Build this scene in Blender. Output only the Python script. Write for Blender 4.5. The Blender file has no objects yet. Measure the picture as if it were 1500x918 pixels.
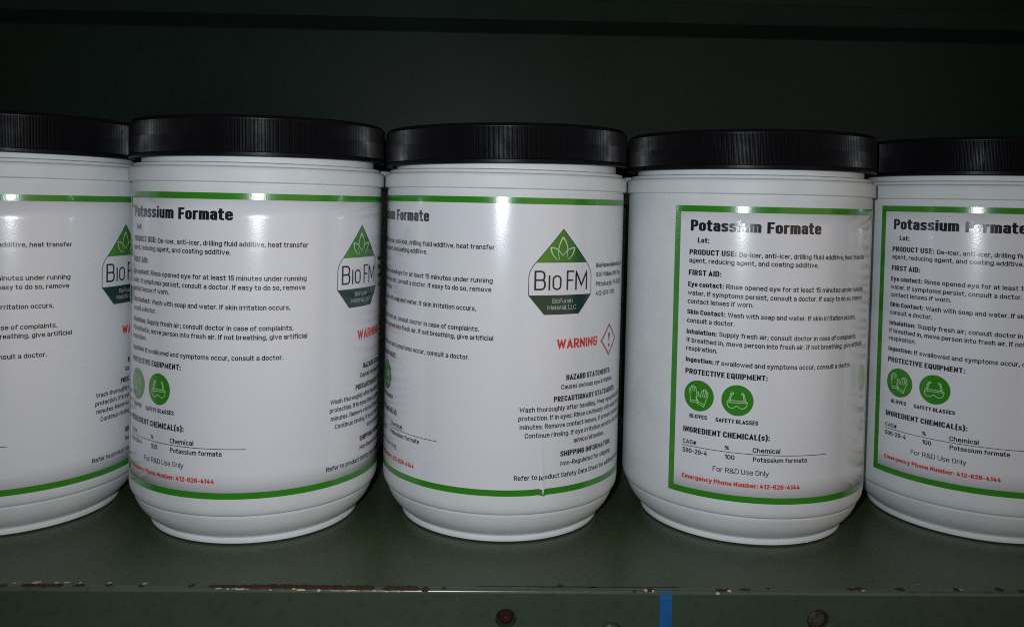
import bpy, bmesh, math, random
from mathutils import Vector, Matrix
random.seed(7)
sc = bpy.context.scene

# ------------------------------------------------------------------ camera, light, exposure
R = 0.058                      # radius of a jar body in metres; lengths below are in jar radii where said
YAW = 0.037                    # the shelf runs this much off the picture plane
FLOOR = 2.6106                 # camera height above the shelf, in jar radii
CA, SA = math.cos(-YAW), math.sin(-YAW)
def W(x, y, z=0.0):
    """survey frame (jar radii, camera at origin) -> world metres, shelf top at z=0, X along the shelf"""
    return Vector(((x * CA - y * SA) * R, (x * SA + y * CA) * R, (z + FLOOR) * R))

cam = bpy.data.cameras.new('camera')
cam_ob = bpy.data.objects.new('camera', cam)
sc.collection.objects.link(cam_ob)
P_, RO = 0.0296, 0.0222
right0 = Vector((1, 0, 0)); up0 = Vector((0, math.sin(P_), math.cos(P_))); fwd = Vector((0, math.cos(P_), -math.sin(P_)))
right = right0 * math.cos(RO) + up0 * math.sin(RO)
up = up0 * math.cos(RO) - right0 * math.sin(RO)
rz = Matrix.Rotation(-YAW, 3, 'Z')
right, up, fwd = rz @ right, rz @ up, rz @ fwd
M = Matrix((right, up, -fwd)).transposed().to_4x4()
M.translation = W(0, 0, 0)
cam_ob.matrix_world = M
cam.sensor_width = 36
cam.lens = 1251.5 / 1500 * 36
cam.shift_x = 0.00845
cam.shift_y = -0.0833
cam.clip_start = 0.01
cam.clip_end = 20
sc.camera = cam_ob

world = bpy.data.worlds.new("World")
sc.world = world
world.use_nodes = True
bg = world.node_tree.nodes['Background']
bg.inputs[0].default_value = (1.0, 0.88, 0.74, 1)
bg.inputs[1].default_value = 0.034

def spot(name, loc, target, power, col, size, blend, radius):
    l = bpy.data.lights.new(name, 'SPOT')
    l.energy = power; l.color = col; l.spot_size = math.radians(size); l.spot_blend = blend
    l.shadow_soft_size = radius
    o = bpy.data.objects.new(name, l); sc.collection.objects.link(o)
    o.location = loc
    o.rotation_euler = (target - loc).to_track_quat('-Z', 'Y').to_euler()
    return o
# the phone's flash, beside the lens
spot('phone_flash', W(-0.34, 0.0, 0.30), W(-0.15, 7.0, -0.9), 3.45, (0.88, 0.94, 1.0), 116, 1.0, 0.0035)
# dim warm room light from the right, behind the photographer
a = bpy.data.lights.new('room_light', 'AREA'); a.energy = 1.75; a.color = (1.0, 0.72, 0.47); a.shape = 'RECTANGLE'; a.size = 1.3; a.size_y = 1.0
ao = bpy.data.objects.new('room_light', a); sc.collection.objects.link(ao)
ao.location = W(17, -11, 1.5); ao.rotation_euler = (W(2, 7, -1) - ao.location).to_track_quat('-Z', 'Y').to_euler()

sc.view_settings.view_transform = 'Standard'
sc.view_settings.look = 'None'
sc.view_settings.exposure = 0
sc.view_settings.gamma = 1
sc.render.engine = 'CYCLES'
sc.cycles.max_bounces = 8
sc.cycles.filter_width = 1.05
sc.cycles.use_denoising = False
sc.cycles.sample_clamp_indirect = 25

# ------------------------------------------------------------------ materials
def mat(name, col, rough=0.5, spec=0.5, coat=0.0, coat_rough=0.1):
    m = bpy.data.materials.new(name); m.use_nodes = True
    b = m.node_tree.nodes['Principled BSDF']
    b.inputs['Base Color'].default_value = (*col, 1)
    b.inputs['Roughness'].default_value = rough
    b.inputs['Specular IOR Level'].default_value = spec
    b.inputs['Coat Weight'].default_value = coat
    b.inputs['Coat Roughness'].default_value = coat_rough
    return m
def nodes(m): return m.node_tree.nodes, m.node_tree.links, m.node_tree.nodes['Principled BSDF']
def noise(m, scale, detail=3, rough=0.55, vec=None, dist=0.0):
    N, L, b = nodes(m)
    n = N.new('ShaderNodeTexNoise'); n.inputs['Scale'].default_value = scale; n.inputs['Detail'].default_value = detail
    n.inputs['Roughness'].default_value = rough; n.inputs['Distortion'].default_value = dist
    if vec is None:
        tc = N.new('ShaderNodeTexCoord'); vec = tc.outputs['Object']
    L.new(vec, n.inputs['Vector'])
    return n
def ramp(m, fac, stops):
    N, L, b = nodes(m)
    r = N.new('ShaderNodeValToRGB'); L.new(fac, r.inputs['Fac'])
    e = r.color_ramp.elements
    e[0].position, e[0].color = stops[0][0], (*stops[0][1], 1)
    e[1].position, e[1].color = stops[-1][0], (*stops[-1][1], 1)
    for p, c in stops[1:-1]:
        k = e.new(p); k.color = (*c, 1)
    return r
def bump(m, height, strength, dist, prev=None):
    N, L, b = nodes(m)
    bp = N.new('ShaderNodeBump'); bp.inputs['Strength'].default_value = strength; bp.inputs['Distance'].default_value = dist
    L.new(height, bp.inputs['Height'])
    if prev: L.new(prev.outputs['Normal'], bp.inputs['Normal'])
    return bp

# moulded white plastic of the jars
plastic = mat('white_plastic', (0.74, 0.765, 0.775), 0.5, 0.25)
N, L, b = nodes(plastic)
n1 = noise(plastic, 1400, 2); n2 = noise(plastic, 60, 4)
r = ramp(plastic, n2.outputs['Fac'], [(0.3, (0.66, 0.69, 0.70)), (0.7, (0.73, 0.755, 0.765))])
L.new(r.outputs['Color'], b.inputs['Base Color'])
b1 = bump(plastic, n1.outputs['Fac'], 0.35, 0.00006); b2 = bump(plastic, n2.outputs['Fac'], 0.25, 0.0004, b1)
L.new(b2.outputs['Normal'], b.inputs['Normal'])
b.inputs['Subsurface Weight'].default_value = 0.12
b.inputs['Subsurface Radius'].default_value = (1, 0.9, 0.8)
b.inputs['Subsurface Scale'].default_value = 0.002

# glossy laminated paper: same surface for paper and for every ink printed on it
def gloss_print(name, col):
    m = mat(name, col, 0.225, 0.5, 0.8, 0.12)
    N, L, b = nodes(m)
    f = noise(m, 1500, 2); w = noise(m, 55, 2, 0.5)
    x1 = bump(m, f.outputs['Fac'], 0.5, 0.00004); x2 = bump(m, w.outputs['Fac'], 0.16, 0.0006, x1)
    L.new(x2.outputs['Normal'], b.inputs['Normal']); L.new(x2.outputs['Normal'], b.inputs['Coat Normal'])
    return m
paper = gloss_print('label_paper', (0.765, 0.77, 0.81))
ink = gloss_print('black_ink', (0.012, 0.012, 0.016))
red = gloss_print('red_ink', (0.66, 0.035, 0.02))
crimson = gloss_print('crimson_ink', (0.50, 0.03, 0.045))
green = gloss_print('green_ink', (0.035, 0.245, 0.012))
pale = gloss_print('pale_green_ink', (0.52, 0.74, 0.48))
forest = gloss_print('forest_green_ink', (0.012, 0.045, 0.033))
grey = gloss_print('light_grey_ink', (0.55, 0.60, 0.60))
tri = gloss_print('gradient_green_ink', (0.03, 0.2, 0.02))

# black lid plastic
lidm = mat('black_plastic', (0.0055, 0.0055, 0.007), 0.34, 0.11)
N, L, b = nodes(lidm)
n1 = noise(lidm, 900, 3); n2 = noise(lidm, 120, 3)
rr = ramp(lidm, n2.outputs['Fac'], [(0.3, (0.28, 0.28, 0.28)), (0.75, (0.48, 0.48, 0.48))])
L.new(rr.outputs['Color'], b.inputs['Roughness'])
bb = bump(lidm, n1.outputs['Fac'], 0.5, 0.00008); L.new(bb.outputs['Normal'], b.inputs['Normal'])

# green enamel of the cabinet
def enamel(name, c0, c1, rough0, rough1, spec=0.4):
    m = mat(name, c0, rough0, spec)
    N, L, b = nodes(m)
    big = noise(m, 9, 5, 0.6); fine = noise(m, 260, 4, 0.6); streak = None
    r = ramp(m, big.outputs['Fac'], [(0.3, c0), (0.7, c1)])
    sp = ramp(m, fine.outputs['Fac'], [(0.30, (0.72, 0.72, 0.72)), (0.48, (1, 1, 1))])
    mx = N.new('ShaderNodeMix'); mx.data_type = 'RGBA'; mx.blend_type = 'MULTIPLY'; mx.inputs[0].default_value = 0.8
    L.new(r.outputs['Color'], mx.inputs[6]); L.new(sp.outputs['Color'], mx.inputs[7])
    vor = N.new('ShaderNodeTexVoronoi'); vor.inputs['Scale'].default_value = 95
    tc = N.new('ShaderNodeTexCoord'); L.new(tc.outputs['Object'], vor.inputs['Vector'])
    dust = ramp(m, vor.outputs['Distance'], [(0.0, (1, 1, 1)), (0.055, (0, 0, 0))])
    mx2 = N.new('ShaderNodeMix'); mx2.data_type = 'RGBA'
    mul = N.new('ShaderNodeMath'); mul.operation = 'MULTIPLY'; mul.inputs[1].default_value = 0.55
    L.new(dust.outputs['Color'], mul.inputs[0])
    sel = noise(m, 30, 2); sr = ramp(m, sel.outputs['Fac'], [(0.52, (0, 0, 0)), (0.62, (1, 1, 1))])
    mul2 = N.new('ShaderNodeMath'); mul2.operation = 'MULTIPLY'
    L.new(mul.outputs[0], mul2.inputs[0]); L.new(sr.outputs['Color'], mul2.inputs[1])
    L.new(mul2.outputs[0], mx2.inputs[0]); L.new(mx.outputs[2], mx2.inputs[6]); mx2.inputs[7].default_value = (0.16, 0.17, 0.14, 1)
    L.new(mx2.outputs[2], b.inputs['Base Color'])
    rg = ramp(m, big.outputs['Fac'], [(0.3, (rough0,) * 3), (0.7, (rough1,) * 3)])
    L.new(rg.outputs['Color'], b.inputs['Roughness'])
    b1 = bump(m, fine.outputs['Fac'], 0.12, 0.0002); b2 = bump(m, noise(m, 45, 3).outputs['Fac'], 0.15, 0.0006, b1)
    L.new(b2.outputs['Normal'], b.inputs['Normal'])
    return m
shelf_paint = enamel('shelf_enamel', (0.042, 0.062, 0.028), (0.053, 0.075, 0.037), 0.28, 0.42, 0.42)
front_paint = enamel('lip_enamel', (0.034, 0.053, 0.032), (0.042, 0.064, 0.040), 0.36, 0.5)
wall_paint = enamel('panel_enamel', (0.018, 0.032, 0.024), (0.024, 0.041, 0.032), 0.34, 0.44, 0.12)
edge_paint = enamel('worn_edge_enamel', (0.060, 0.080, 0.058), (0.075, 0.095, 0.070), 0.20, 0.28)

rust = mat('rust', (0.05, 0.02, 0.010), 0.85, 0.2)
N, L, b = nodes(rust)
rn = noise(rust, 900, 4, 0.7)
r = ramp(rust, rn.outputs['Fac'], [(0.3, (0.022, 0.012, 0.007)), (0.52, (0.050, 0.025, 0.013)), (0.75, (0.10, 0.050, 0.024))])
L.new(r.outputs['Color'], b.inputs['Base Color'])
rb = bump(rust, rn.outputs['Fac'], 0.8, 0.0003); L.new(rb.outputs['Normal'], b.inputs['Normal'])
rust_dark = mat('dark_rust', (0.026, 0.013, 0.008), 0.9, 0.08)
primer = mat('pale_primer', (0.42, 0.38, 0.25), 0.6, 0.4)
dark = mat('dark_steel', (0.040, 0.036, 0.026), 0.9, 0.1)
N, L, b = nodes(dark)
dn = noise(dark, 700, 4, 0.7); dr = ramp(dark, dn.outputs['Fac'], [(0.35, (0.016, 0.012, 0.008)), (0.65, (0.075, 0.068, 0.05))])
L.new(dr.outputs['Color'], b.inputs['Base Color'])
db = bump(dark, dn.outputs['Fac'], 0.8, 0.0004); L.new(db.outputs['Normal'], b.inputs['Normal'])
line_m = mat('dark_green_tone', (0.022, 0.028, 0.022), 0.7, 0.3)
tape_m = mat('blue_tape', (0.010, 0.075, 0.30), 0.55, 0.35)
N, L, b = nodes(tape_m)
tn = noise(tape_m, 500, 4); tr = ramp(tape_m, tn.outputs['Fac'], [(0.3, (0.005, 0.075, 0.24)), (0.7, (0.008, 0.105, 0.32))])
L.new(tr.outputs['Color'], b.inputs['Base Color'])
tb = bump(tape_m, tn.outputs['Fac'], 0.4, 0.0001); L.new(tb.outputs['Normal'], b.inputs['Normal'])

# gradient of the logo's triangle (a printed gradient, lighter at the lower left)
N, L, b = nodes(tri)
at = N.new('ShaderNodeAttribute'); at.attribute_name = 'grad'
gr = N.new('ShaderNodeValToRGB'); L.new(at.outputs['Fac'], gr.inputs['Fac'])
gr.color_ramp.elements[0].color = (0.075, 0.30, 0.018, 1); gr.color_ramp.elements[1].color = (0.015, 0.10, 0.028, 1)
L.new(gr.outputs['Color'], b.inputs['Base Color'])

# ------------------------------------------------------------------ helpers
def link(o, parent=None):
    sc.collection.objects.link(o)
    if parent: o.parent = parent
    return o
def mesh_obj(name, verts, faces, material, parent=None, smooth=False, sharp=None):
    me = bpy.data.meshes.new(name); me.from_pydata(verts, [], faces); me.materials.append(material)
    if smooth: me.polygons.foreach_set('use_smooth', [True] * len(me.polygons))
    me.update()
    return link(bpy.data.objects.new(name, me), parent)
def empty(name, loc, rotz=0):
    e = bpy.data.objects.new(name, None); e.empty_display_size = 0.02; e.location = loc; e.rotation_euler[2] = rotz
    return link(e)
def tag(o, label, cat, group=None):
    o['label'] = label; o['category'] = cat
    if group: o['group'] = group

def lathe(name, prof, material, seg=160, parent=None, sharp_deg=38):
    """prof: (r, z) in jar radii, top to bottom or bottom to top; open or closed on the axis"""
    bm = bmesh.new(); rings = []
    for (r_, z_) in prof:
        if r_ < 1e-6: rings.append([bm.verts.new((0, 0, z_ * R))])
        else: rings.append([bm.verts.new((r_ * R * math.cos(t), r_ * R * math.sin(t), z_ * R)) for t in (2 * math.pi * i / seg for i in range(seg))])
    for a_, b_ in zip(rings, rings[1:]):
        for i in range(seg):
            j = (i + 1) % seg
            if len(a_) == 1: f = (a_[0], b_[j], b_[i])
            elif len(b_) == 1: f = (a_[i], a_[j], b_[0])
            else: f = (a_[i], a_[j], b_[j], b_[i])
            bm.faces.new(f).smooth = True
    bmesh.ops.recalc_face_normals(bm, faces=bm.faces)
    for e in bm.edges:
        if len(e.link_faces) == 2 and e.calc_face_angle(0) > math.radians(sharp_deg): e.smooth = False
    me = bpy.data.meshes.new(name); bm.to_mesh(me); bm.free(); me.materials.append(material)
    return me

# ------------------------------------------------------------------ the jar's own meshes
body_prof = [(0, 0.03), (0.74, 0.02), (0.79, 0.0), (0.815, 0.002), (0.832, 0.014), (0.832, 0.030), (0.824, 0.040), (0.815, 0.047),
             (0.822, 0.058), (0.845, 0.074), (0.875, 0.098), (0.905, 0.130), (0.930, 0.165), (0.950, 0.205), (0.962, 0.240), (0.967, 0.258),
             (0.9655, 0.2625), (0.9665, 0.267), (0.976, 0.270), (0.985, 0.283), (0.994, 0.305), (0.999, 0.335), (1.0, 0.37), (1.0, 0.6), (1.0, 1.0), (1.0, 1.6), (1.0, 2.2),
             (1.0, 2.68), (1.0, 2.700), (0.995, 2.7035), (0.993, 2.711), (0.998, 2.7145), (1.014, 2.716), (1.021, 2.722), (1.022, 2.735), (1.022, 2.80), (1.020, 2.818),
             (1.012, 2.829), (0.998, 2.834), (0.989, 2.835), (0.987, 2.838), (0.987, 2.850), (0.983, 2.857), (0.970, 2.861), (0.937, 2.863), (0.930, 2.866), (0.930, 3.05), (0.0, 3.05)]
body_me = lathe('jar_body', body_prof, plastic)

def make_lid():
    core = [(0.935, 2.93), (0.96, 2.904), (1.018, 2.903), (1.0245, 2.908), (1.0255, 2.918), (1.0255, 2.932), (1.022, 2.936), (1.010, 2.938), (1.010, 3.172), (1.011, 3.180),
            (1.004, 3.190), (0.996, 3.200), (0.982, 3.206), (0.962, 3.2074), (0.93, 3.2074), (0.915, 3.200), (0.90, 3.198), (0.0, 3.198)]
    me0 = lathe('lid', core, lidm, 180)
    bm = bmesh.new(); bm.from_mesh(me0)
    n = 340; z0, z1 = 2.938 * R, 3.174 * R; zm = 3.06 * R
    for i in range(n):
        t = 2 * math.pi * (i + random.uniform(-.06, .06)) / n; w = 2 * math.pi / n
        def rib(za, zb, ro, k):
            pts = [(t - w * .47, 1.009), (t - w * .09 * k, ro), (t + w * .09 * k, ro), (t + w * .47, 1.009)]
            lo = [bm.verts.new((r_ * R * math.cos(a_), r_ * R * math.sin(a_), za)) for a_, r_ in pts]
            hi = [bm.verts.new((r_ * R * math.cos(a_), r_ * R * math.sin(a_), zb)) for a_, r_ in pts]
            for q in range(3): bm.faces.new((lo[q], lo[q + 1], hi[q + 1], hi[q]))
            bm.faces.new((hi[0], hi[1], hi[2], hi[3])); bm.faces.new((lo[3], lo[2], lo[1], lo[0]))
        rib(z0, zm, 1.0215, 1.0); rib(zm + 0.0001 * R, z1, 1.0200, 1.1)
    me = bpy.data.meshes.new('lid'); bm.to_mesh(me); bm.free(); me.materials.append(lidm)
    return me
lid_me = make_lid()

# ------------------------------------------------------------------ stroke lettering
XH = 0.775     # x-height, in cap heights
G = {  # glyph: (centre-line width in cap heights, strokes); point = x(0..1), y(cap heights)[, corner radius 0..0.5]
 'A': (.46, ['0,0 .5,1 1,0', '.14,.27 .86,.27']), 'B': (.40, ['0,.52 0,1 .95,1,.4 .95,.52,.3 0,.52', '0,.52 1,.52,.35 1,0,.4 0,0 0,.52']),
 'C': (.40, ['1,.80 1,1,.5 0,1,.5 0,0,.5 1,0,.5 1,.20']), 'D': (.41, ['0,0 0,1 1,1,.5 1,0,.5 0,0']),
 'E': (.33, ['1,1 0,1 0,0 1,0', '0,.52 .85,.52']), 'F': (.33, ['1,1 0,1 0,0', '0,.5 .85,.5']),
 'G': (.41, ['1,.80 1,1,.5 0,1,.5 0,0,.5 1,0,.5 1,.48 .52,.48']), 'H': (.42, ['0,0 0,1', '1,0 1,1', '0,.51 1,.51']),
 'I': (0, ['0,0 0,1']), 'J': (.35, ['1,1 1,0,.5 0,0,.5 0,.3']), 'K': (.42, ['0,0 0,1', '1,1 .05,.42', '.35,.6 1,0']), 'L': (.32, ['0,1 0,0 1,0']),
 'M': (.58, ['0,0 0,1 .5,.22 1,1 1,0']), 'N': (.43, ['0,0 0,1 1,0 1,1']), 'O': (.41, ['0,.5 0,1,.5 1,1,.5 1,0,.5 0,0,.5 0,.5']),
 'P': (.40, ['0,0 0,1 1,1,.5 1,.44,.5 0,.44']), 'Q': (.41, ['0,.5 0,1,.5 1,1,.5 1,0,.5 0,0,.5 0,.5', '.55,.2 1.08,-.1']),
 'R': (.41, ['0,0 0,1 1,1,.5 1,.46,.5 0,.46', '.5,.46 1,0']), 'S': (.39, ['1,.84 1,1,.45 0,1,.5 0,.53,.4 1,.47,.4 1,0,.5 0,0,.45 0,.16']),
 'T': (.42, ['0,1 1,1', '.5,1 .5,0']), 'U': (.41, ['0,1 0,0,.5 1,0,.5 1,1']), 'V': (.45, ['0,1 .5,0 1,1']),
 'W': (.72, ['0,1 .24,0 .5,.95 .76,0 1,1']), 'X': (.44, ['0,0 1,1', '0,1 1,0']), 'Y': (.44, ['0,1 .5,.42 1,1', '.5,.42 .5,0']), 'Z': (.40, ['0,1 1,1 0,0 1,0']),
 'a': (.33, ['.04,.66 .04,X,.3 1,X,.45 1,0', '1,.42 0,.42,.4 0,0,.4 .9,0,.3 1,.16']), 'b': (.35, ['0,1 0,0', '0,.2 0,0,.3 1,0,.5 1,X,.5 0,X,.3 0,.5']),
 'c': (.32, ['1,.62 1,X,.45 0,X,.5 0,0,.5 1,0,.45 1,.12']), 'd': (.35, ['1,1 1,0', '1,.2 1,0,.3 0,0,.5 0,X,.5 1,X,.3 1,.5']),
 'e': (.35, ['1,.10 1,0,.45 0,0,.5 0,X,.5 1,X,.5 1,.385 0,.385']), 'f': (.22, ['.3,0 .3,1,.7 1.05,1', '-.15,X 1,X']),
 'g': (.35, ['1,.2 1,0,.3 0,0,.5 0,X,.5 1,X,.3 1,.5', '1,X 1,-.27,.45 .05,-.27']), 'h': (.35, ['0,0 0,1', '0,.5 0,X,.4 1,X,.5 1,0']),
 'i': (0, ['0,0 0,X', '!0']), 'j': (.1, ['1,X 1,-.27,.5 0,-.27', '!1']), 'k': (.34, ['0,0 0,1', '1,X .05,.27', '.35,.42 1,0']),
 'l': (0, ['0,1 0,0']), 'm': (.62, ['0,0 0,X', '0,.5 0,X,.22 .5,X,.25 .5,0', '.5,.5 .5,X,.22 1,X,.25 1,0']), 'n': (.35, ['0,0 0,X', '0,.5 0,X,.4 1,X,.5 1,0']),
 'o': (.35, ['0,.37 0,X,.5 1,X,.5 1,0,.5 0,0,.5 0,.37']), 'p': (.35, ['0,X 0,-.27', '0,.2 0,0,.3 1,0,.5 1,X,.5 0,X,.3 0,.5']),
 'q': (.35, ['1,X 1,-.27', '1,.2 1,0,.3 0,0,.5 0,X,.5 1,X,.3 1,.5']), 'r': (.2, ['0,0 0,X', '0,.45 0,X,.7 1,X']),
 's': (.31, ['1,.67 1,X,.3 0,X,.45 0,.40,.35 1,.345,.35 1,0,.45 0,0,.3 0,.075']), 't': (.22, ['.3,.97 .3,0,.6 1,0', '-.1,X 1,X']),
 'u': (.35, ['0,X 0,0,.5 1,0,.4 1,.25', '1,X 1,0']), 'v': (.37, ['0,X .5,0 1,X']), 'w': (.60, ['0,X .25,0 .5,.7 .75,0 1,X']), 'x': (.36, ['0,0 1,X', '0,X 1,0']),
 'y': (.37, ['0,X .52,0', '1,X .35,-.27 0,-.27']), 'z': (.33, ['0,X 1,X 0,0 1,0']),
 '0': (.37, ['0,.5 0,1,.5 1,1,.5 1,0,.5 0,0,.5 0,.5']), '1': (.16, ['0,.82 1,1 1,0']), '2': (.36, ['0,.82 0,1,.5 1,1,.5 1,.62,.2 0,0 1.05,0']),
 '3': (.36, ['0,.82 0,1,.5 1,1,.5 1,.53,.4 .35,.53', '.6,.53 1,.53,.4 1,0,.5 0,0,.5 0,.18']), '4': (.40, ['.5,1 0,.24 1.08,.24', '.74,.5 .74,0']),
 '5': (.36, ['.95,1 .06,1 .04,.56', '.04,.6 1,.62,.5 1,0,.5 0,0,.5 0,.16']), '6': (.37, ['1,.84 1,1,.5 0,1,.5 0,0,.5 1,0,.5 1,.58,.5 0,.58']),
 '7': (.36, ['0,1 1,1 .35,0']), '8': (.37, ['.5,.53 .06,.53,.4 .06,1,.45 .94,1,.45 .94,.53,.4 .5,.53', '.5,.53 0,.53,.4 0,0,.45 1,0,.45 1,.53,.4 .5,.53']),
 '9': (.37, ['0,.16 0,0,.5 1,0,.5 1,1,.5 0,1,.5 0,.42,.5 1,.42']),
 '.': (0, ['0,0 0,.02']), ',': (.04, ['1,.04 0,-.16']), ':': (0, ['0,0 0,.02', '0,.58 0,.60']), ';': (.04, ['1,.04 0,-.16', '1,.58 1,.60']),
 '-': (.24, ['0,.42 1,.42']), '/': (.3, ['0,-.1 1,1.05']), '(': (.12, ['1,1.1 0,.9,.5 0,0,.5 1,-.2']), ')': (.12, ['0,1.1 1,.9,.5 1,0,.5 0,-.2']),
 '#': (.36, ['.3,0 .4,.8', '.75,0 .85,.8', '0,.25 1.05,.25', '.05,.56 1.1,.56']), '%': (.5, ['.15,0 .85,1', '0,.75 0,1,.5 .3,1,.5 .3,.6,.5 0,.6,.5 0,.8', '.7,.2 .7,.4,.5 1,.4,.5 1,0,.5 .7,0,.5 .7,.2']),
 '&': (.46, ['1,0 .15,.72 .15,1,.5 .7,1,.5 .7,.66,.3 0,.36,.3 0,0,.5 .7,0,.4 1,.42']), '!': (0, ['0,.35 0,1', '0,0 0,.03']), ' ': (.16, []),
}
def fillet(pts, seg):
    out = []
    n = len(pts)
    for i, p in enumerate(pts):
        r_ = p[2]
        if r_ <= 1e-9 or i in (0, n - 1): out.append((p[0], p[1])); continue
        a_, b_ = Vector(pts[i - 1][:2]), Vector(pts[i + 1][:2]); c = Vector(p[:2])
        da, db = a_ - c, b_ - c
        if da.length < 1e-9 or db.length < 1e-9: out.append((p[0], p[1])); continue
        la, lb = da.length, db.length
        k = min(r_, la * (0.5 if pts[i - 1][2] > 0 else 1.0), lb * (0.5 if pts[i + 1][2] > 0 else 1.0))
        p0 = c + da / la * k; p2 = c + db / lb * k
        for s in range(seg + 1):
            t = s / seg; w = 0.7071
            den = (1 - t) ** 2 + 2 * w * t * (1 - t) + t * t
            q = (p0 * (1 - t) ** 2 + c * 2 * w * t * (1 - t) + p2 * t * t) / den
            out.append((q.x, q.y))
    res = [out[0]]
    for q in out[1:]:
        if abs(q[0] - res[-1][0]) + abs(q[1] - res[-1][1]) > 1e-7: res.append(q)
    return res

class Print:
    """flat print collected in label coordinates (u to the right, v up, jar radii) with a layer height"""
    def __init__(s): s.v = []; s.f = []; s.g = []
    def quad(s, *pts):
        i = len(s.v); s.v += pts; s.f.append(tuple(range(i, i + len(pts))))
    def stroke(s, pts, t, lay, closed=False, maxseg=0.04):
        if not closed:      # square ends
            (x0, y0), (x1, y1) = pts[0], pts[1]; d = math.hypot(x1 - x0, y1 - y0) or 1
            pts = [(x0 - (x1 - x0) / d * t / 2, y0 - (y1 - y0) / d * t / 2)] + list(pts[1:])
            (x0, y0), (x1, y1) = pts[-1], pts[-2]; d = math.hypot(x1 - x0, y1 - y0) or 1
            pts = list(pts[:-1]) + [(x0 - (x1 - x0) / d * t / 2, y0 - (y1 - y0) / d * t / 2)]
        dense = []
        n = len(pts)
        for i in range(n if closed else n - 1):
            p, q = pts[i], pts[(i + 1) % n]
            k = max(1, int(math.hypot(q[0] - p[0], q[1] - p[1]) / maxseg + .999))
            for j in range(k): dense.append((p[0] + (q[0] - p[0]) * j / k, p[1] + (q[1] - p[1]) * j / k))
        if not closed: dense.append(pts[-1])
        pts = dense; n = len(pts); left = []; right_ = []
        for i in range(n):
            p = pts[i]
            a_ = pts[i - 1] if (i or closed) else None
            b_ = pts[(i + 1) % n] if (i < n - 1 or closed) else None
            def nrm(p, q):
                d = math.hypot(q[0] - p[0], q[1] - p[1]) or 1e-9
                return (-(q[1] - p[1]) / d, (q[0] - p[0]) / d)
            if a_ is None: m_ = nrm(p, b_); k = 1
            elif b_ is None: m_ = nrm(a_, p); k = 1
            else:
                n0, n1_ = nrm(a_, p), nrm(p, b_); m_ = (n0[0] + n1_[0], n0[1] + n1_[1]); l_ = math.hypot(*m_)
                if l_ < .3: m_ = n1_; k = 1
                else:
                    m_ = (m_[0] / l_, m_[1] / l_); k = min(1 / max(.2, m_[0] * n0[0] + m_[1] * n0[1]), 2.2)
            h = t / 2 * k
            left.append((p[0] + m_[0] * h, p[1] + m_[1] * h, lay)); right_.append((p[0] - m_[0] * h, p[1] - m_[1] * h, lay))
        i0 = len(s.v); s.v += left + right_
        for i in range(n if closed else n - 1):
            j = (i + 1) % n
            s.f.append((i0 + n + i, i0 + n + j, i0 + j, i0 + i))
    def text(s, string, u0, v0, cap, t=0.15, u1=None, hz=None, lay=0.0032, gap=0.10, tilt=0.0, seg=3, center=None):
        # the letters widen or narrow to the run's measured length; stems and gaps stay
        T = t * cap; sx = 1.0; kw = 1.0
        sw = sum(G[c][0] for c in string); fix = sum((t + gap) if c != ' ' else gap for c in string) - gap
        if u1 is not None:
            kw = max(.6, ((u1 - u0) / cap - fix) / sw) if sw else 1.0
            sx = (u1 - u0) / cap / (sw * kw + fix) if sw else 1.0
        run = 0; items = []
        for ch in string:
            w, st = G[ch]
            items.append((run, w * kw, st)); run += (w * kw + t + gap) if ch != ' ' else (w * kw + gap)
        nat = (run - gap) * cap
        if center is not None: u0 = center - nat / 2
        tw = T
        hz = hz or (.86 if t < .21 else .72); th = t * hz
        for run0, w, st in items:
            for k, d in enumerate(st):
                if d[0] == '!':        # dot of i and j
                    dt = min(t, .155); xx = (run0 + t / 2 + float(d[1:]) * w) * cap * sx; yy = (1.0 - dt / 2) * cap
                    hw = max(0.0, t - dt) / 2 * cap + 1e-6
                    s.stroke([(u0 + xx - hw, v0 + yy + tilt * xx), (u0 + xx + hw, v0 + yy + tilt * xx)], dt * cap, lay + k * .00012)
                    continue
                pts = []
                for tok in d.split():
                    q = tok.split(',')
                    c = [float(q[0]), 0.0] + [float(z) for z in q[2:]]
                    x = (run0 + t / 2 + c[0] * w) * cap * sx
                    y = ((XH - th / 2) if q[1] == 'X' else (th / 2 + float(q[1]) * (1 - th))) * cap / hz
                    rr_ = (c[2] if len(c) > 2 else 0) * max(w, .12) * cap * min(1, sx)
                    pts.append((x, y, rr_))
                pl = fillet(pts, seg)
                closed = len(pl) > 3 and abs(pl[0][0] - pl[-1][0]) + abs(pl[0][1] - pl[-1][1]) < 1e-6
                if closed: pl = pl[:-1]
                n0 = len(s.v)
                s.stroke(pl, tw, lay + k * 0.00012, closed)
                for q in range(n0, len(s.v)):      # flatten: horizontals come out thinner than stems
                    x, y, l_ = s.v[q]; s.v[q] = (u0 + x, v0 + y * hz + tilt * x, l_)
        return nat
    def fill(s, us, top, bot, lay):
        for a_, b_ in zip(us, us[1:]):
            s.quad((a_, bot(a_), lay), (b_, bot(b_), lay), (b_, top(b_), lay), (a_, top(a_), lay))
    def disc(s, cu, cv, r_, lay, n=48):
        i = len(s.v)
        s.v.append((cu, cv, lay))
        for k in range(n): s.v.append((cu + r_ * math.cos(2 * math.pi * k / n), cv + r_ * math.sin(2 * math.pi * k / n), lay))
        # rings so the disc follows the curve
        for k in range(n):
            s.v.append((cu + r_ * .5 * math.cos(2 * math.pi * k / n), cv + r_ * .5 * math.sin(2 * math.pi * k / n), lay))
        for k in range(n):
            j = (k + 1) % n
            s.f.append((i, i + 1 + n + k, i + 1 + n + j)); s.f.append((i + 1 + n + k, i + 1 + k, i + 1 + j, i + 1 + n + j))
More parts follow.
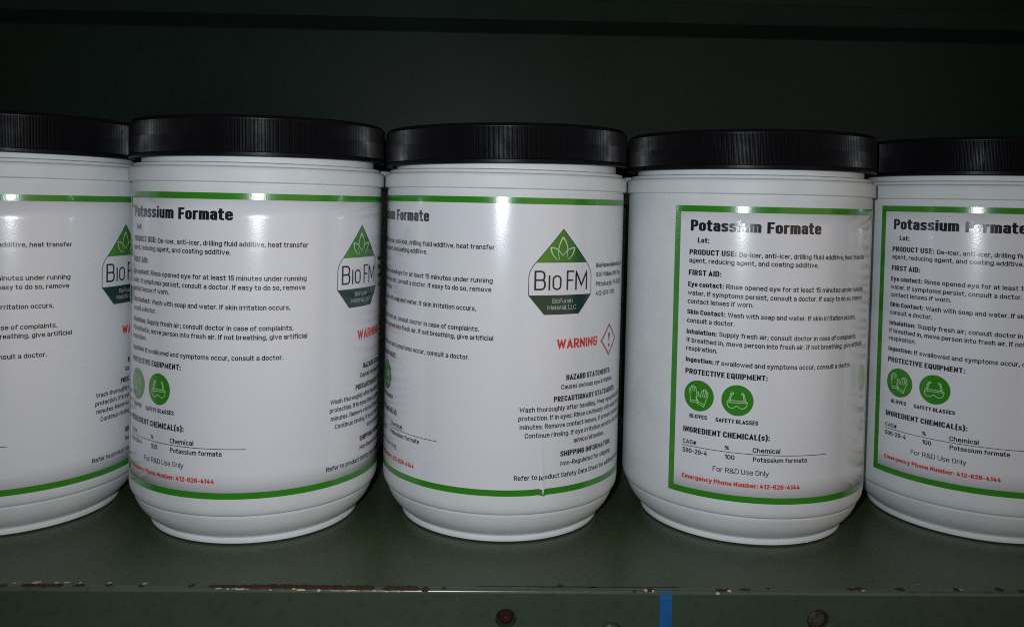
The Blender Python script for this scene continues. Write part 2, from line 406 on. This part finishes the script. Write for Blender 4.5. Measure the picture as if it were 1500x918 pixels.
def lin(pts):
    def f(x):
        for (x0, y0), (x1, y1) in zip(pts, pts[1:]):
            if x <= x1: return y0 + (y1 - y0) * (x - x0) / (x1 - x0)
        return pts[-1][1]
    return f

U0, U1 = 0.0, 3.32        # label edges (angle round the jar)
VT, VB = 0.012, -2.221    # label top and bottom, below the camera's height
BW = 0.0475
LA = 0.832                # u of the text margin frame: u = phi + LA on the jar they were measured on
def J(phi): return phi + LA
def K3(phi): return phi + 1.751

def lay_out():
    P = {k: Print() for k in ('border', 'title', 'directions', 'phone', 'warning', 'brand', 'address', 'statements', 'gloves', 'gloves_lines', 'goggles', 'goggles_lines', 'logo_line', 'logo_triangle', 'logo_base', 'logo_leaf', 'logo_small', 'hazard', 'exclamation')}
    # green frame
    bo = P['border']; L0 = 0.0022
    nu = 200; us = [U0 + (U1 - U0) * i / nu for i in range(nu + 1)]
    bo.fill(us, lambda u: VT, lambda u: VT - BW, L0); bo.fill(us, lambda u: VB + BW, lambda u: VB, L0)
    nv = 40
    for i in range(nv):
        a_ = VB + BW + (VT - VB - 2 * BW) * i / nv; b_ = VB + BW + (VT - VB - 2 * BW) * (i + 1) / nv
        for x0, x1 in ((U0, U0 + .05), (U1 - .05, U1)): bo.quad((x0, a_, L0), (x1, a_, L0), (x1, b_, L0), (x0, b_, L0))
    k = P['directions']; B = .262
    k = P['title']; k.text('Potassium', J(-.694), -.183, .086, .285, J(-.162), seg=5, gap=.07, hz=.64); k.text('Formate', J(-.120), -.1865, .086, .285, J(.301), seg=5, gap=.07, hz=.64); k = P['directions']
    k.text('Lot:', J(-.633), -.274, .041, B, J(-.541))
    k.text('PRODUCT USE:', J(-.699), -.367, .042, B, J(-.336))
    Rg = .19
    k.text('De-icer, anti-icer, drilling fluid additive, heat transfer', J(-.315), -.369, .037, Rg, J(.845), tilt=-.009)
    k.text('agent, reducing agent, and coating additive.', J(-.699), -.428, .037, Rg, J(.288), tilt=-.008)
    k.text('FIRST AID:', J(-.700), -.5255, .043, B, J(-.443))
    k.text('Eye contact:', J(-.703), -.613, .038, B, J(-.422)); k.text('Rinse opened eye for at least 15 minutes under running', J(-.404), -.614, .037, Rg, J(.835), tilt=-.011)
    k.text('water. If symptoms persist, consult a doctor. If easy to do so, remove', J(-.703), -.679, .037, Rg, J(.826), tilt=-.010)
    k.text('contact lenses if worn.', J(-.702), -.744, .037, Rg, J(-.200))
    k.text('Skin Contact:', J(-.704), -.826, .037, B, J(-.404)); k.text('Wash with soap and water. If skin irritation occurs,', J(-.386), -.828, .037, Rg, J(.716), tilt=-.010)
    k.text('consult a doctor.', J(-.703), -.893, .037, Rg, J(-.334))
    k.text('Inhalation:', J(-.704), -.979, .037, B, J(-.464)); k.text('Supply fresh air; consult doctor in case of complaints.', J(-.445), -.979, .037, Rg, J(.740), tilt=-.010)
    k.text('If breathed in, move person into fresh air. If not breathing, give artificial', J(-.703), -1.044, .037, Rg, J(.848), tilt=-.008)
    k.text('respiration.', J(-.704), -1.108, .037, Rg, J(-.456))
    k.text('Ingestion:', J(-.705), -1.195, .037, B, J(-.482)); k.text('If swallowed and symptoms occur, consult a doctor.', J(-.467), -1.197, .037, Rg, J(.670), tilt=-.008)
    k.text('PROTECTIVE EQUIPMENT:', J(-.705), -1.288, .042, B, J(-.083), tilt=-.004)
    k.text('GLOVES', J(-.661), -1.626, .032, B, J(-.520)); k.text('SAFETY GLASSES', J(-.455), -1.628, .032, B, J(-.142))
    k.text('INGREDIENT CHEMICAL(s):', J(-.709), -1.741, .044, B, J(-.053))
    S = .20
    k.text('CAS#', J(-.711), -1.832, .034, S, J(-.600)); k.text('%', J(-.380), -1.833, .032, S, J(-.348)); k.text('Chemical', J(-.176), -1.836, .037, S, J(.028))
    k.stroke([(J(-.712), -1.847), (J(.410), -1.853)], .0048, .0030)
    k.text('590-29-4', J(-.710), -1.902, .036, S, J(-.511)); k.text('100', J(-.378), -1.904, .036, S, J(-.306)); k.text('Potassium formate', J(-.172), -1.905, .036, S, J(.243))
    k.text('For R&D Use Only', J(-.465), -2.009, .040, .14, J(-.051))
    P['phone'].text('Emergency Phone Number: 412-626-4144', J(-.710), -2.102, .0345, B, J(.189), tilt=-.006)
    # the two round symbols
    sl, sg = P['gloves_lines'], P['goggles_lines']
    c1 = (J(-.5905), -1.4495); c2 = (J(-.2975), -1.4515)
    P['gloves'].disc(*c1, .1185, L0, 56); P['goggles'].disc(*c2, .1175, L0, 56)
    def conv(c, cx, cy, hw, hh, shear, pts): return [(c[0] + (x - cx) / hw * .118, c[1] + (cy + shear * (x - cx) - y) / hh * .118) for x, y in pts]
    gl = [[(325, 597), (412, 596), (408, 577), (325, 575), (325, 597)], [(325, 575), (310, 455), (314, 440), (324, 446), (330, 490)], [(324, 446), (330, 420), (342, 418), (350, 470)],
          [(342, 420), (352, 414), (364, 424), (364, 480)], [(364, 430), (376, 430), (386, 452), (392, 505), (405, 485), (420, 490), (414, 506), (386, 540), (408, 577)],
          [(403, 590), (482, 625), (475, 648), (398, 608), (403, 590)], [(403, 590), (388, 555), (398, 520), (414, 512), (432, 548), (440, 510), (456, 464), (468, 462), (466, 500), (456, 540)],
          [(468, 468), (480, 460), (492, 466), (484, 520), (476, 545)], [(492, 470), (504, 474), (506, 490), (494, 545)], [(506, 488), (518, 496), (516, 530), (498, 575), (482, 625)]]
    for q in gl: sl.stroke(conv(c1, 415, 528, 165, 170, .106, q), .0048, .0030 + .00005 * (gl.index(q) % 4))
    gg = [[(730, 592), (750, 575), (940, 597), (955, 612), (950, 640), (938, 662), (905, 678), (872, 668), (850, 646), (835, 643), (815, 658), (795, 665), (755, 658), (735, 628), (730, 592)],
          [(744, 600), (940, 614)], [(750, 575), (772, 500), (790, 491), (801, 499), (796, 512), (781, 511), (764, 588)], [(938, 597), (915, 515), (900, 502), (888, 509), (894, 521), (906, 521), (920, 594)]]
    for i, q in enumerate(gg): sg.stroke(conv(c2, 845, 583, 179, 171, .098, q), .0052, .0030 + .00008 * i)
    # logo
    dv = -.03
    def Q(pts): return [(K3(a_), b_ + dv) for a_, b_ in pts]
    out = Q([(.455, -.188), (.236, -.441), (.212, -.468), (.194, -.500), (.184, -.540), (.184, -.684), (.309, -.828), (.607, -.828), (.733, -.684), (.731, -.540), (.719, -.500), (.701, -.468), (.679, -.440)])
    P['logo_line'].stroke(out, .0058, .0036, closed=True, maxseg=.03)
    tl = Q([(.236, -.441), (.455, -.188), (.679, -.440)])
    nn = 24; us = [tl[0][0] + (tl[2][0] - tl[0][0]) * i / nn for i in range(nn + 1)]
    us = sorted(us + [tl[1][0]])
    P['logo_triangle'].fill(us, lin(tl), lambda u: -.441 + dv, .0026)
    bt = Q([(.184, -.684), (.309, -.828), (.607, -.828), (.733, -.684)])
    us = sorted([bt[0][0] + (bt[3][0] - bt[0][0]) * i / 24 for i in range(25)] + [bt[1][0], bt[2][0]])
    P['logo_base'].fill(us, lambda u: -.684 + dv, lin(bt), .0026)
    def lo(x, y):
        u = .452 + (x - 497) * .000764 + (x - 497) ** 2 * 2.2e-7
        return (K3(u), -.246 - (y - 205) * .000677 + dv)
    lf = P['logo_leaf']
    def smooth(pts, n=6):
        o = []
        p = [pts[0]] + pts + [pts[-1]]
        for i in range(1, len(p) - 2):
            for s_ in range(n):
                t = s_ / n
                o.append(tuple(.5 * ((2 * p[i][c]) + (-p[i - 1][c] + p[i + 1][c]) * t + (2 * p[i - 1][c] - 5 * p[i][c] + 4 * p[i + 1][c] - p[i + 2][c]) * t * t + (-p[i - 1][c] + 3 * p[i][c] - 3 * p[i + 1][c] + p[i + 2][c]) * t ** 3) for c in (0, 1)))
        o.append(pts[-1]); return o
    def brush(pts, w0, w1, lay):     # a stroke that thins along its length
        pts = [lo(*q) for q in smooth(pts)]
        n = len(pts); i0 = len(lf.v)
        for i, p in enumerate(pts):
            a_, b_ = pts[max(0, i - 1)], pts[min(n - 1, i + 1)]; d = math.hypot(b_[0] - a_[0], b_[1] - a_[1]) or 1
            nx, ny = -(b_[1] - a_[1]) / d, (b_[0] - a_[0]) / d; h = (w0 + (w1 - w0) * i / (n - 1)) / 2
            lf.v += [(p[0] + nx * h, p[1] + ny * h, lay), (p[0] - nx * h, p[1] - ny * h, lay)]
        for i in range(n - 1): lf.f.append((i0 + 2 * i + 1, i0 + 2 * i + 3, i0 + 2 * i + 2, i0 + 2 * i))
    brush([(497, 208), (468, 270), (450, 335), (448, 395), (463, 460)], .012, .003, .0034)
    brush([(497, 208), (530, 265), (549, 325), (548, 390), (541, 440)], .012, .002, .0035)
    brush([(360, 322), (370, 370), (395, 420), (440, 460)], .013, .003, .0036)
    brush([(360, 322), (410, 332), (458, 365), (500, 414)], .009, .005, .0037)
    brush([(628, 322), (618, 375), (595, 420), (555, 457)], .013, .003, .0036)
    brush([(628, 322), (585, 335), (540, 362), (500, 414)], .009, .005, .0038)
    k = P['brand']
    k.text('B', K3(.226), -.647 + dv, .148, .105, K3(.317), seg=6); k.text('I', K3(.338), -.647 + dv, .113, .13, None, seg=4)
    k.text('O', K3(.370), -.647 + dv, .113, .13, K3(.447), seg=6); k.text('F', K3(.490), -.648 + dv, .148, .105, K3(.557)); k.text('M', K3(.570), -.649 + dv, .148, .10, K3(.690))
    sm = P['logo_small']
    sm.text('BioFuran', K3(.374), -.744 + dv, .033, .11, K3(.547), lay=.0034); sm.text('Material, LLC', K3(.334), -.793 + dv, .033, .11, K3(.582), lay=.0034)
    k = P['address']
    k.text('BioFuran Materials, LLC', K3(.791), -.486 + dv, .035, B, K3(1.30)); k.text('920 William Pitt Way', K3(.794), -.559 + dv, .036, .185, K3(1.23))
    k.text('Pittsburgh, PA 15238', K3(.792), -.632 + dv, .036, .185, K3(1.26)); k.text('412-376-7101', K3(.793), -.705 + dv, .036, .185, K3(1.088))
    P['warning'].text('WARNING', K3(.420), -1.092 + dv, .073, .23, K3(.828), seg=4)
    hz = P['hazard']
    hz.stroke(Q([(.884, -1.067), (1.006, -.948), (1.128, -1.067), (1.006, -1.187)]), .0165, .0030, closed=True, maxseg=.03)
    k = P['statements']
    us = [K3(1.006) - .015 + .030 * i / 8 for i in range(9)]
    def ex(u): return abs((u - K3(1.006)) / .015)
    k = P['exclamation']
    k.fill(us, lambda u: -1.012 + dv - ex(u) ** 3 * .012, lambda u: -1.012 + dv - .078 + ex(u) * .062, .0030)
    k.disc(K3(1.006), -1.112 + dv, .013, .0030, 12)
    C = K3(.776); k = P['statements']
    def ct(s_, v, cap, t, left): k.text(s_, left, v + dv, cap, t, 2 * C - left)
    ct('HAZARD STATEMENTS:', -1.334, .043, B, K3(.509)); ct('Causes serious eye irritation.', -1.401, .037, .185, K3(.466))
    ct('PRECAUTIONARY STATEMENTS:', -1.492, .042, B, K3(.405)); ct('Wash thoroughly after handling. Wear eye protection/face', -1.560, .037, .185, K3(.136))
    ct('protection. If in eyes: Rinse cautiously with water for several', -1.624, .037, .185, K3(.129)); ct('minutes. Remove contact lenses, if present and easy to do.', -1.689, .037, .185, K3(.140))
    ct('Continue rinsing. If eye irritation persists: Get medical', -1.755, .037, .185, K3(.180)); ct('advice/attention.', -1.821, .037, .185, K3(.592))
    ct('SHIPPING INFORMATION:', -1.913, .042, B, K3(.472)); ct('Non-Regulated for shipping', -1.984, .037, .185, K3(.474))
    ct('Refer to product Safety Data Sheet for additional information', -2.072, .037, .185, K3(.105))
    return P
PR = lay_out()
MATS = {'border': green, 'title': ink, 'directions': ink, 'phone': red, 'warning': red, 'brand': ink, 'address': ink, 'statements': ink, 'gloves': green, 'gloves_lines': pale, 'goggles': green, 'goggles_lines': pale,
        'logo_line': forest, 'logo_triangle': tri, 'logo_base': forest, 'logo_leaf': pale, 'logo_small': grey, 'hazard': crimson, 'exclamation': ink}
NAMES = {'border': 'green_border', 'title': 'title_lettering', 'directions': 'directions_lettering', 'phone': 'phone_lettering', 'warning': 'warning_lettering', 'brand': 'brand_lettering', 'address': 'address_lettering',
         'statements': 'statements_lettering', 'gloves': 'glove_symbol', 'gloves_lines': 'glove_drawing', 'goggles': 'goggles_symbol', 'goggles_lines': 'goggles_drawing',
         'logo_line': 'logo_outline', 'logo_triangle': 'logo_triangle', 'logo_base': 'logo_base', 'logo_leaf': 'logo_leaf', 'logo_small': 'logo_lettering', 'hazard': 'hazard_diamond', 'exclamation': 'exclamation_mark'}

def crease(u, v):
    """the wrinkle near the lower edge of one label"""
    g = max(0.0, min(1.0, (-1.66 - v) / .45)); uc = 2.083 - (v + 2.2) * .06
    d = u - uc
    h = .0065 * g * math.exp(-(d / .016) ** 2) - .0015 * g * math.exp(-((d + .045) / .03) ** 2)
    w2 = .0015 * math.exp(-((u - 2.03 + (v + 1.3) * .25) / .05) ** 2) * math.exp(-((v + 1.35) / .3) ** 2)
    return h + w2
def place(u, v, lay, wr):
    r_ = (1.0 + lay + (crease(u, v) if wr else 0)) * R
    z = v - (crease(u, v) * 1.2 if wr else 0)
    return (r_ * math.sin(u), -r_ * math.cos(u), z * R)
def label_meshes(wr):
    nu, nv = (560, 60) if wr else (220, 12)
    vs = [place(U0 + (U1 - U0) * i / nu, VB + (VT - VB) * j / nv, .0015, wr) for j in range(nv + 1) for i in range(nu + 1)]
    fs = [(j * (nu + 1) + i, j * (nu + 1) + i + 1, (j + 1) * (nu + 1) + i + 1, (j + 1) * (nu + 1) + i) for j in range(nv) for i in range(nu)]
    # edge of the paper, turned down to the jar
    per = [(i, 0) for i in range(nu)] + [(nu, j) for j in range(nv)] + [(i, nv) for i in range(nu, 0, -1)] + [(0, j) for j in range(nv, 0, -1)]
    i0 = len(vs)
    for i, j in per:
        x, y, z = place(U0 + (U1 - U0) * i / nu, VB + (VT - VB) * j / nv, -.0002, False); vs.append((x, y, z))
    n = len(per)
    for a_ in range(n):
        b_ = (a_ + 1) % n
        fs.append((i0 + a_, i0 + b_, per[b_][1] * (nu + 1) + per[b_][0], per[a_][1] * (nu + 1) + per[a_][0]))
    me = bpy.data.meshes.new('label'); me.from_pydata(vs, [], fs); me.materials.append(paper)
    me.polygons.foreach_set('use_smooth', [k < nu * nv for k in range(len(fs))])
    out = {'label': me}
    for key, pr in PR.items():
        m_ = bpy.data.meshes.new(NAMES[key]); m_.from_pydata([place(u, v, l_, wr) for u, v, l_ in pr.v], [], pr.f); m_.materials.append(MATS[key])
        # lie like the paper: smooth normals pointing straight out
        m_.polygons.foreach_set('use_smooth', [True] * len(pr.f))
        if key == 'logo_triangle':
            at_ = m_.attributes.new('grad', 'FLOAT', 'POINT'); ua = min(q[0] for q in pr.v); ub = max(q[0] for q in pr.v)
            for i, q in enumerate(pr.v): at_.data[i].value = (q[0] - ua) / (ub - ua)
        m_.update()
        out[key] = m_
    return out
flat_label = label_meshes(False); creased_label = label_meshes(True)

# ------------------------------------------------------------------ the jars
ROWZ = FLOOR
def jar(x, y, turn, dz, label, group, wr=False, lid_tilt=0.0, lid_turn=0.0, tint=None):
    e = empty('plastic_jar', W(x, y, -FLOOR)); tag(e, label, 'jar', group)
    bo = link(bpy.data.objects.new('jar_body', body_me), e); bo.rotation_euler[2] = random.uniform(0, 6)
    li = link(bpy.data.objects.new('lid', lid_me), e)
    li.rotation_mode = 'XYZ'
    m_ = Matrix.Translation((0, 0, 2.95 * R)) @ Matrix.Rotation(lid_tilt, 4, 'Y') @ Matrix.Rotation(lid_turn, 4, 'Z') @ Matrix.Translation((0, 0, -2.95 * R))
    li.matrix_local = m_
    ms = creased_label if wr else flat_label
    lb = link(bpy.data.objects.new('label', ms['label']), e)
    # phi is measured from the survey's -Y axis; the survey is turned by -YAW in the world
    lb.rotation_euler[2] = turn - YAW
    lb.location[2] = (FLOOR + dz) * R
    for key in PR: link(bpy.data.objects.new(NAMES[key], ms[key]), lb)
    return e
front = 'white jars in the front row on the shelf'
jar(-4.1055, 7.1535, -0.755, -.030, 'leftmost white jar of the front row, cut off by the left edge', front, lid_turn=.3, lid_tilt=.004)
jar(-2.0354, 7.1678, -1.052, .015, 'white jar second from left, title at its left edge and logo at its right', front, lid_turn=1.1, lid_tilt=-.010)
jar(0.0143, 7.3217, -1.751, .030, 'white jar in the middle with the whole logo, red WARNING and a creased label', front, wr=True, lid_turn=2.3, lid_tilt=-.018)
jar(2.0888, 7.3672, -0.832, .000, 'white jar above the blue tape, bare plastic left of its green label border', front, lid_turn=.8, lid_tilt=-.004)
jar(4.1819, 7.5051, -1.317, .035, 'rightmost white jar of the front row, cut off by the right edge', front, lid_turn=1.9, lid_tilt=.002)
back = 'white jars in the second row, mostly hidden'
jar(-4.10, 9.26, 1.2, 0, 'white jar in the second row, behind the gap between the leftmost two jars', back)
jar(-2.02, 9.30, 2.4, 0, 'white jar in the second row, behind the gap left of the middle jar', back)
jar(2.13, 9.50, 2.0, 0, 'white jar in the second row, behind the gap right of the middle jar', back)

# ------------------------------------------------------------------ the cabinet (world X runs along the shelf)
def wx(sx, y=0): return sx * R
cab = empty('metal_cabinet', (0, 0.33, 0))
tag(cab, 'dark green painted metal cabinet with a rusty chipped shelf edge under the jars', 'cabinet')
OFF = Vector(cab.location)
def part(name, verts, faces, m, parent=cab, smooth=False):
    p = [tuple(Vector(v) - OFF) for v in verts]
    o = mesh_obj(name, p, faces, m, None, smooth)
    o.parent = parent
    return o
YF = 5.70 * R            # front plane of the shelf lip
ER = 0.030 * R           # bend radius
YB = 11.9 * R            # back panel
XL, XR = -7.15 * R, 9.5 * R
LIPH = 0.75 * R
def px2world(px, py, Yw=None, Zw=None):
    """a direction of the survey, hit with the plane y=Yw or z=Zw (world metres)"""
    u = (px - 737.3) / 1251.5; v = (py - 334.1) / 1251.5
    c, s = math.cos(-RO), math.sin(-RO); u, v = u * c - v * s, u * s + v * c
    d = right0 * u + Vector((0, math.cos(P_), -math.sin(P_))) - up0 * v
    d = rz @ d; o = W(0, 0, 0)
    t = (Yw - o.y) / d.y if Yw is not None else (Zw - o.z) / d.z
    return o + d * t
def edge(x, s, off=0.0):
    """point on the shelf's bent front edge: s<0 on the top, 0..quarter arc over the bend, then down the front"""
    q = ER * math.pi / 2
    if s < 0: return (x, YF + ER - s, off)
    if s < q:
        t = s / ER
        return (x, YF + ER - (ER + off) * math.sin(t), -ER + (ER + off) * math.cos(t))
    return (x, YF - off, -ER - (s - q))
# shelf top with its rounded edge
vs, fs = [], []
prof = [(YB, 0.0)] + [(YF + ER + (YB - YF - ER) * (1 - k / 8), 0.0) for k in range(1, 8)] + [(YF + ER - ER * math.sin(t), -ER + ER * math.cos(t)) for t in (math.pi / 2 * i / 8 for i in range(9))]
for (y, z) in prof: vs += [(XL, y, z), (XR, y, z)]
for i in range(len(prof) - 1): fs.append((2 * i, 2 * i + 2, 2 * i + 3, 2 * i + 1))
shelf = part('shelf', vs, fs, shelf_paint, smooth=True)
shelf.data.materials.append(edge_paint)
for k_ in range(8, len(prof) - 1): shelf.data.polygons[k_].material_index = 1
# front lip with bolt holes
holes = [(741, 906.5, .066), (895.5, 927, .070), (1199, 909, .072)]
hs = []
for px, py, r_ in holes:
    p = px2world(px, py, Yw=YF); hs.append((p.x, p.z, r_ * R))
vs, fs = [], []
def rect(x0, z0, x1, z1, y=YF):
    i = len(vs); vs.extend([(x0, y, z0), (x1, y, z0), (x1, y, z1), (x0, y, z1)]); fs.append((i, i + 1, i + 2, i + 3))
cur = XL; HW = .12 * R
for (hx, hzz, hr) in hs:
    rect(cur, -LIPH, hx - HW, -ER); rect(hx - HW, hzz + HW, hx + HW, -ER); rect(hx - HW, -LIPH, hx + HW, hzz - HW)
    n = 40; i0 = len(vs)
    for k in range(n):
        t = 2 * math.pi * k / n; c, s = math.cos(t), math.sin(t); q = HW / max(abs(c), abs(s))
        vs.append((hx + q * c, YF, hzz + q * s))
    for ring, (rr_, yy) in enumerate(((hr * 1.12, YF), (hr * 1.04, YF + .0003), (hr, YF + .0012), (hr * .98, YF + .004))):
        for k in range(n):
            t = 2 * math.pi * k / n; vs.append((hx + rr_ * math.cos(t), yy, hzz + rr_ * math.sin(t)))
    for ring in range(4):
        for k in range(n):
            j = (k + 1) % n; a_ = i0 + ring * n; b_ = a_ + n
            fs.append((a_ + k, a_ + j, b_ + j, b_ + k))
    cur = hx + HW
rect(cur, -LIPH, XR, -ER)
i = len(vs); vs.extend([(XL, YF, -LIPH), (XR, YF, -LIPH), (XR, YF + .012, -LIPH), (XL, YF + .012, -LIPH)]); fs.append((i, i + 3, i + 2, i + 1))
part('front_lip', vs, fs, front_paint)
# bolts seated in the holes
def bolt(hx, hz_, hr, m, dome, name, lab):
    vs, fs = [], []; n = 28
    rings = ([(hr * .97, .0030), (hr * .86, .0016), (hr * .6, .0006), (hr * .3, .0002), (.0004, 0.0)] if dome else
             [(hr * .97, .0038), (hr * .74, .0037), (hr * .70, .0020), (hr * .45, .0016), (.0004, .0018)])
    for rr_, y in rings:
        for k in range(n):
            t = 2 * math.pi * k / n; jit = 1 + random.uniform(-.04, .04) * (not dome)
            vs.append((hx + rr_ * jit * math.cos(t), YF + y, hz_ + rr_ * jit * math.sin(t)))
    for a_ in range(4):
        for k in range(n):
            j = (k + 1) % n; fs.append((a_ * n + k, a_ * n + j, (a_ + 1) * n + j, (a_ + 1) * n + k))
    o = part(name, vs, fs, m, smooth=True)
    o['label'] = lab
bolt(*hs[0], rust_dark, False, 'bolt', 'rusty brown bolt sunk in the hole under the middle jar')
bolt(*hs[1], front_paint, True, 'bolt', 'green painted bolt at the bottom of the frame')
bolt(*hs[2], dark, True, 'bolt', 'grey brown bolt under the fourth jar')
# back panel, side panel, rail
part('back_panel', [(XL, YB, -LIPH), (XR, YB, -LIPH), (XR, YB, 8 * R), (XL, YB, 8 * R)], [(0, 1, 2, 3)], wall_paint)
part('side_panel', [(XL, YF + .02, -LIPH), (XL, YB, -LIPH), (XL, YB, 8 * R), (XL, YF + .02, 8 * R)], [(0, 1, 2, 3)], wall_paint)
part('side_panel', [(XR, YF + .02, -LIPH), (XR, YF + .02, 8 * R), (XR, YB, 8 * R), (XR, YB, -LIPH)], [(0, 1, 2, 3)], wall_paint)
def rail():
    # a folded sheet rail across the top of the back panel: underside, rolled lower bend, front leaning slightly down
    bL = px2world(8, 33.5, Yw=YB); bR = px2world(1500, 65, Yw=YB)
    yf = YB - .33 * R
    fL = px2world(8, 13.5, Yw=yf); fR = px2world(1500, 46, Yw=yf)
    tL = px2world(8, -22, Yw=yf + .03 * R); tR = px2world(1500, 18, Yw=yf + .03 * R)
    def ext(a_, b_, x):
        t = (x - a_.x) / (b_.x - a_.x); return a_ + (b_ - a_) * t
    vs, fs = [], []
    nseg = 24
    for k in range(nseg + 1):
        x = XL + (XR - XL) * k / nseg
        b0, f0, t0 = ext(bL, bR, x), ext(fL, fR, x), ext(tL, tR, x)
        rr_ = .03 * R
        vs += [(x, YB - .0001, b0.z - .012 * R), (x, YB - .015 * R, b0.z), (x, yf + rr_, f0.z), (x, yf + rr_ * .35, f0.z + rr_ * .25), (x, yf, f0.z + rr_), (x, t0.y, t0.z), (x, t0.y + .02 * R, t0.z + .01 * R), (x, YB - .002, t0.z + .012 * R)]
    m = 8
    for k in range(nseg):
        for q in range(m - 1): fs.append((k * m + q, k * m + q + 1, (k + 1) * m + q + 1, (k + 1) * m + q))
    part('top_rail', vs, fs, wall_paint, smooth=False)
rail()

# chips along the edge: rust where paint has gone, pale primer at the rims
def px_to_edge_s(px, py):
    """walk the edge profile under this pixel column and find the arc position whose row matches"""
    best = None
    o = W(0, 0, 0)
    for i in range(-60, 100):
        s = i * .004 * R
        x = px2world(px, py, Yw=YF).x
        p = Vector(edge(x, s)) - o
        p = rz.inverted() @ p
        yc = p.y * math.cos(P_) - p.z * math.sin(P_); zc = p.z * math.cos(P_) + p.y * math.sin(P_)
        u, v = p.x / yc, -zc / yc
        c, s_ = math.cos(RO), math.sin(RO); u, v = u * c - v * s_, u * s_ + v * c
        yy = 334.1 + 1251.5 * v
        if best is None or abs(yy - py) < best[0]: best = (abs(yy - py), s, x)
    return best[2], best[1]
def chip(x0p, x1p, yt, yb, m, name='rust_chip', rough=.5, lift=.00006, seed=0):
    rnd = random.Random(seed * 17 + int(x0p))
    n = max(5, int((x1p - x0p) / 2.2)); vs, fs = [], []
    rows = 4
    tj = 0; bj = 0
    for i in range(n + 1):
        px = x0p + (x1p - x0p) * i / n
        tj = .4 * tj + rnd.uniform(-1, 1) * rough * 1.0; bj = .3 * bj + rnd.uniform(-1, 1) * rough * .9
        e = min(1, min(i, n - i) / max(1.0, min(3.0, n * .3)))
        mid = (yt + yb) / 2
        h = (yb - yt) / 2
        a_ = mid - (h * e + .12) * (1 + .5 * tj); b_ = mid + (h * e + .12) * (1 + .45 * bj)
        xa, sa = px_to_edge_s(px, a_); xb, sb = px_to_edge_s(px, b_)
        for k in range(rows + 1): vs.append(edge(xa + (xb - xa) * k / rows, sa + (sb - sa) * k / rows, lift))
    for i in range(n):
        for k in range(rows):
            a_ = i * (rows + 1) + k; fs.append((a_, a_ + 1, a_ + rows + 2, a_ + rows + 1))
    part(name, vs, fs, m, parent=cab)
rc = [(-4, 9, 855, 859), (26, 60, 854.5, 859), (52, 92, 854.5, 859.5), (103, 124, 855, 858.5), (150, 164, 854.5, 858.5), (200, 210, 855.5, 860), (273, 284, 855, 860.5),
      (302, 352, 856, 860.5), (346, 440, 855.5, 861.5), (434, 505, 856.5, 862.5), (500, 550, 857, 863.5), (558, 616, 858, 864.5), (616, 630, 858, 867), (646, 654, 859.5, 863),
      (926, 933, 863.5, 867.5), (944, 959, 861, 866), (1048, 1066, 861, 867), (1062, 1072, 862, 865.5), (1084, 1102, 861.5, 864.5), (1125, 1131, 860, 862.5),
      (1243, 1256, 860, 864.5), (1254, 1271, 860, 864.5), (1314, 1330, 860, 865), (1400, 1412, 861, 866), (1462, 1476, 860.5, 865.5), (1493, 1506, 863, 868)]
for i, (a_, b_, c, d) in enumerate(rc): chip(a_, b_, c, d, rust, seed=i)
pc = [(13, 18, 853, 855.5), (40, 54, 850.5, 855), (73, 81, 851.5, 854.5), (86, 97, 851.5, 854), (110, 114, 852, 855), (152, 158, 852, 855), (203, 212, 853, 856), (313, 326, 861, 862), (331, 336, 861, 863),
      (339, 364, 861.3, 863), (393, 399, 862.5, 864.5), (427, 433, 861, 863.5), (434, 447, 862, 865), (464, 470, 862.5, 866), (485, 500, 864, 865.5), (503, 527, 864, 865.6), (545, 552, 864, 865.6), (563, 570, 865, 866.6), (578, 592, 864.8, 866),
      (944, 949, 862, 866), (955, 958.5, 863.5, 867.5), (1048, 1055, 867, 871), (1066, 1072, 863.5, 866.5), (1263, 1269, 863.5, 865.5), (1408, 1414, 862.5, 864.5)]
for i, (a_, b_, c, d) in enumerate(pc): chip(a_, b_, c, d, primer, 'primer_flake', .5, .00012, seed=100 + i)
for i, (a_, b_, c, d) in enumerate([(697, 800, 857.8, 858.9), (790, 880, 858.5, 859.8), (816, 828, 855, 859), (860, 1000, 859, 860), (957, 960, 872, 874)]):
    chip(a_, b_, c, d, line_m, 'dark_line', .3, .00003, seed=200 + i)  # thin flat dark lines and small dark marks along the shelf edge

# blue tape stuck to the lip
tv, tf = [], []
xa = px2world(966.5, 880, Yw=YF).x; xb = px2world(984.5, 880, Yw=YF).x
ss = [ER * .9 + i * (LIPH * .98 - ER) / 14 for i in range(15)]
for s in ss:
    for x in (xa, xa + (xb - xa) * .5, xb): tv.append(edge(x + random.uniform(-.00005, .00005), s, .00013))
for i in range(len(ss) - 1):
    for k in range(2): tf.append((i * 3 + k, i * 3 + k + 1, (i + 1) * 3 + k + 1, (i + 1) * 3 + k))
base = Vector(((xa + xb) / 2, YF, -LIPH))
me = bpy.data.meshes.new('tape_strip'); me.from_pydata([tuple(Vector(v) - base) for v in tv], [], tf); me.materials.append(tape_m)
tp = link(bpy.data.objects.new('tape_strip', me)); tp.location = base
sol = tp.modifiers.new('thickness', 'SOLIDIFY'); sol.thickness = .0001; sol.offset = -1
tag(tp, 'narrow strip of blue tape stuck upright on the front lip of the shelf', 'tape')
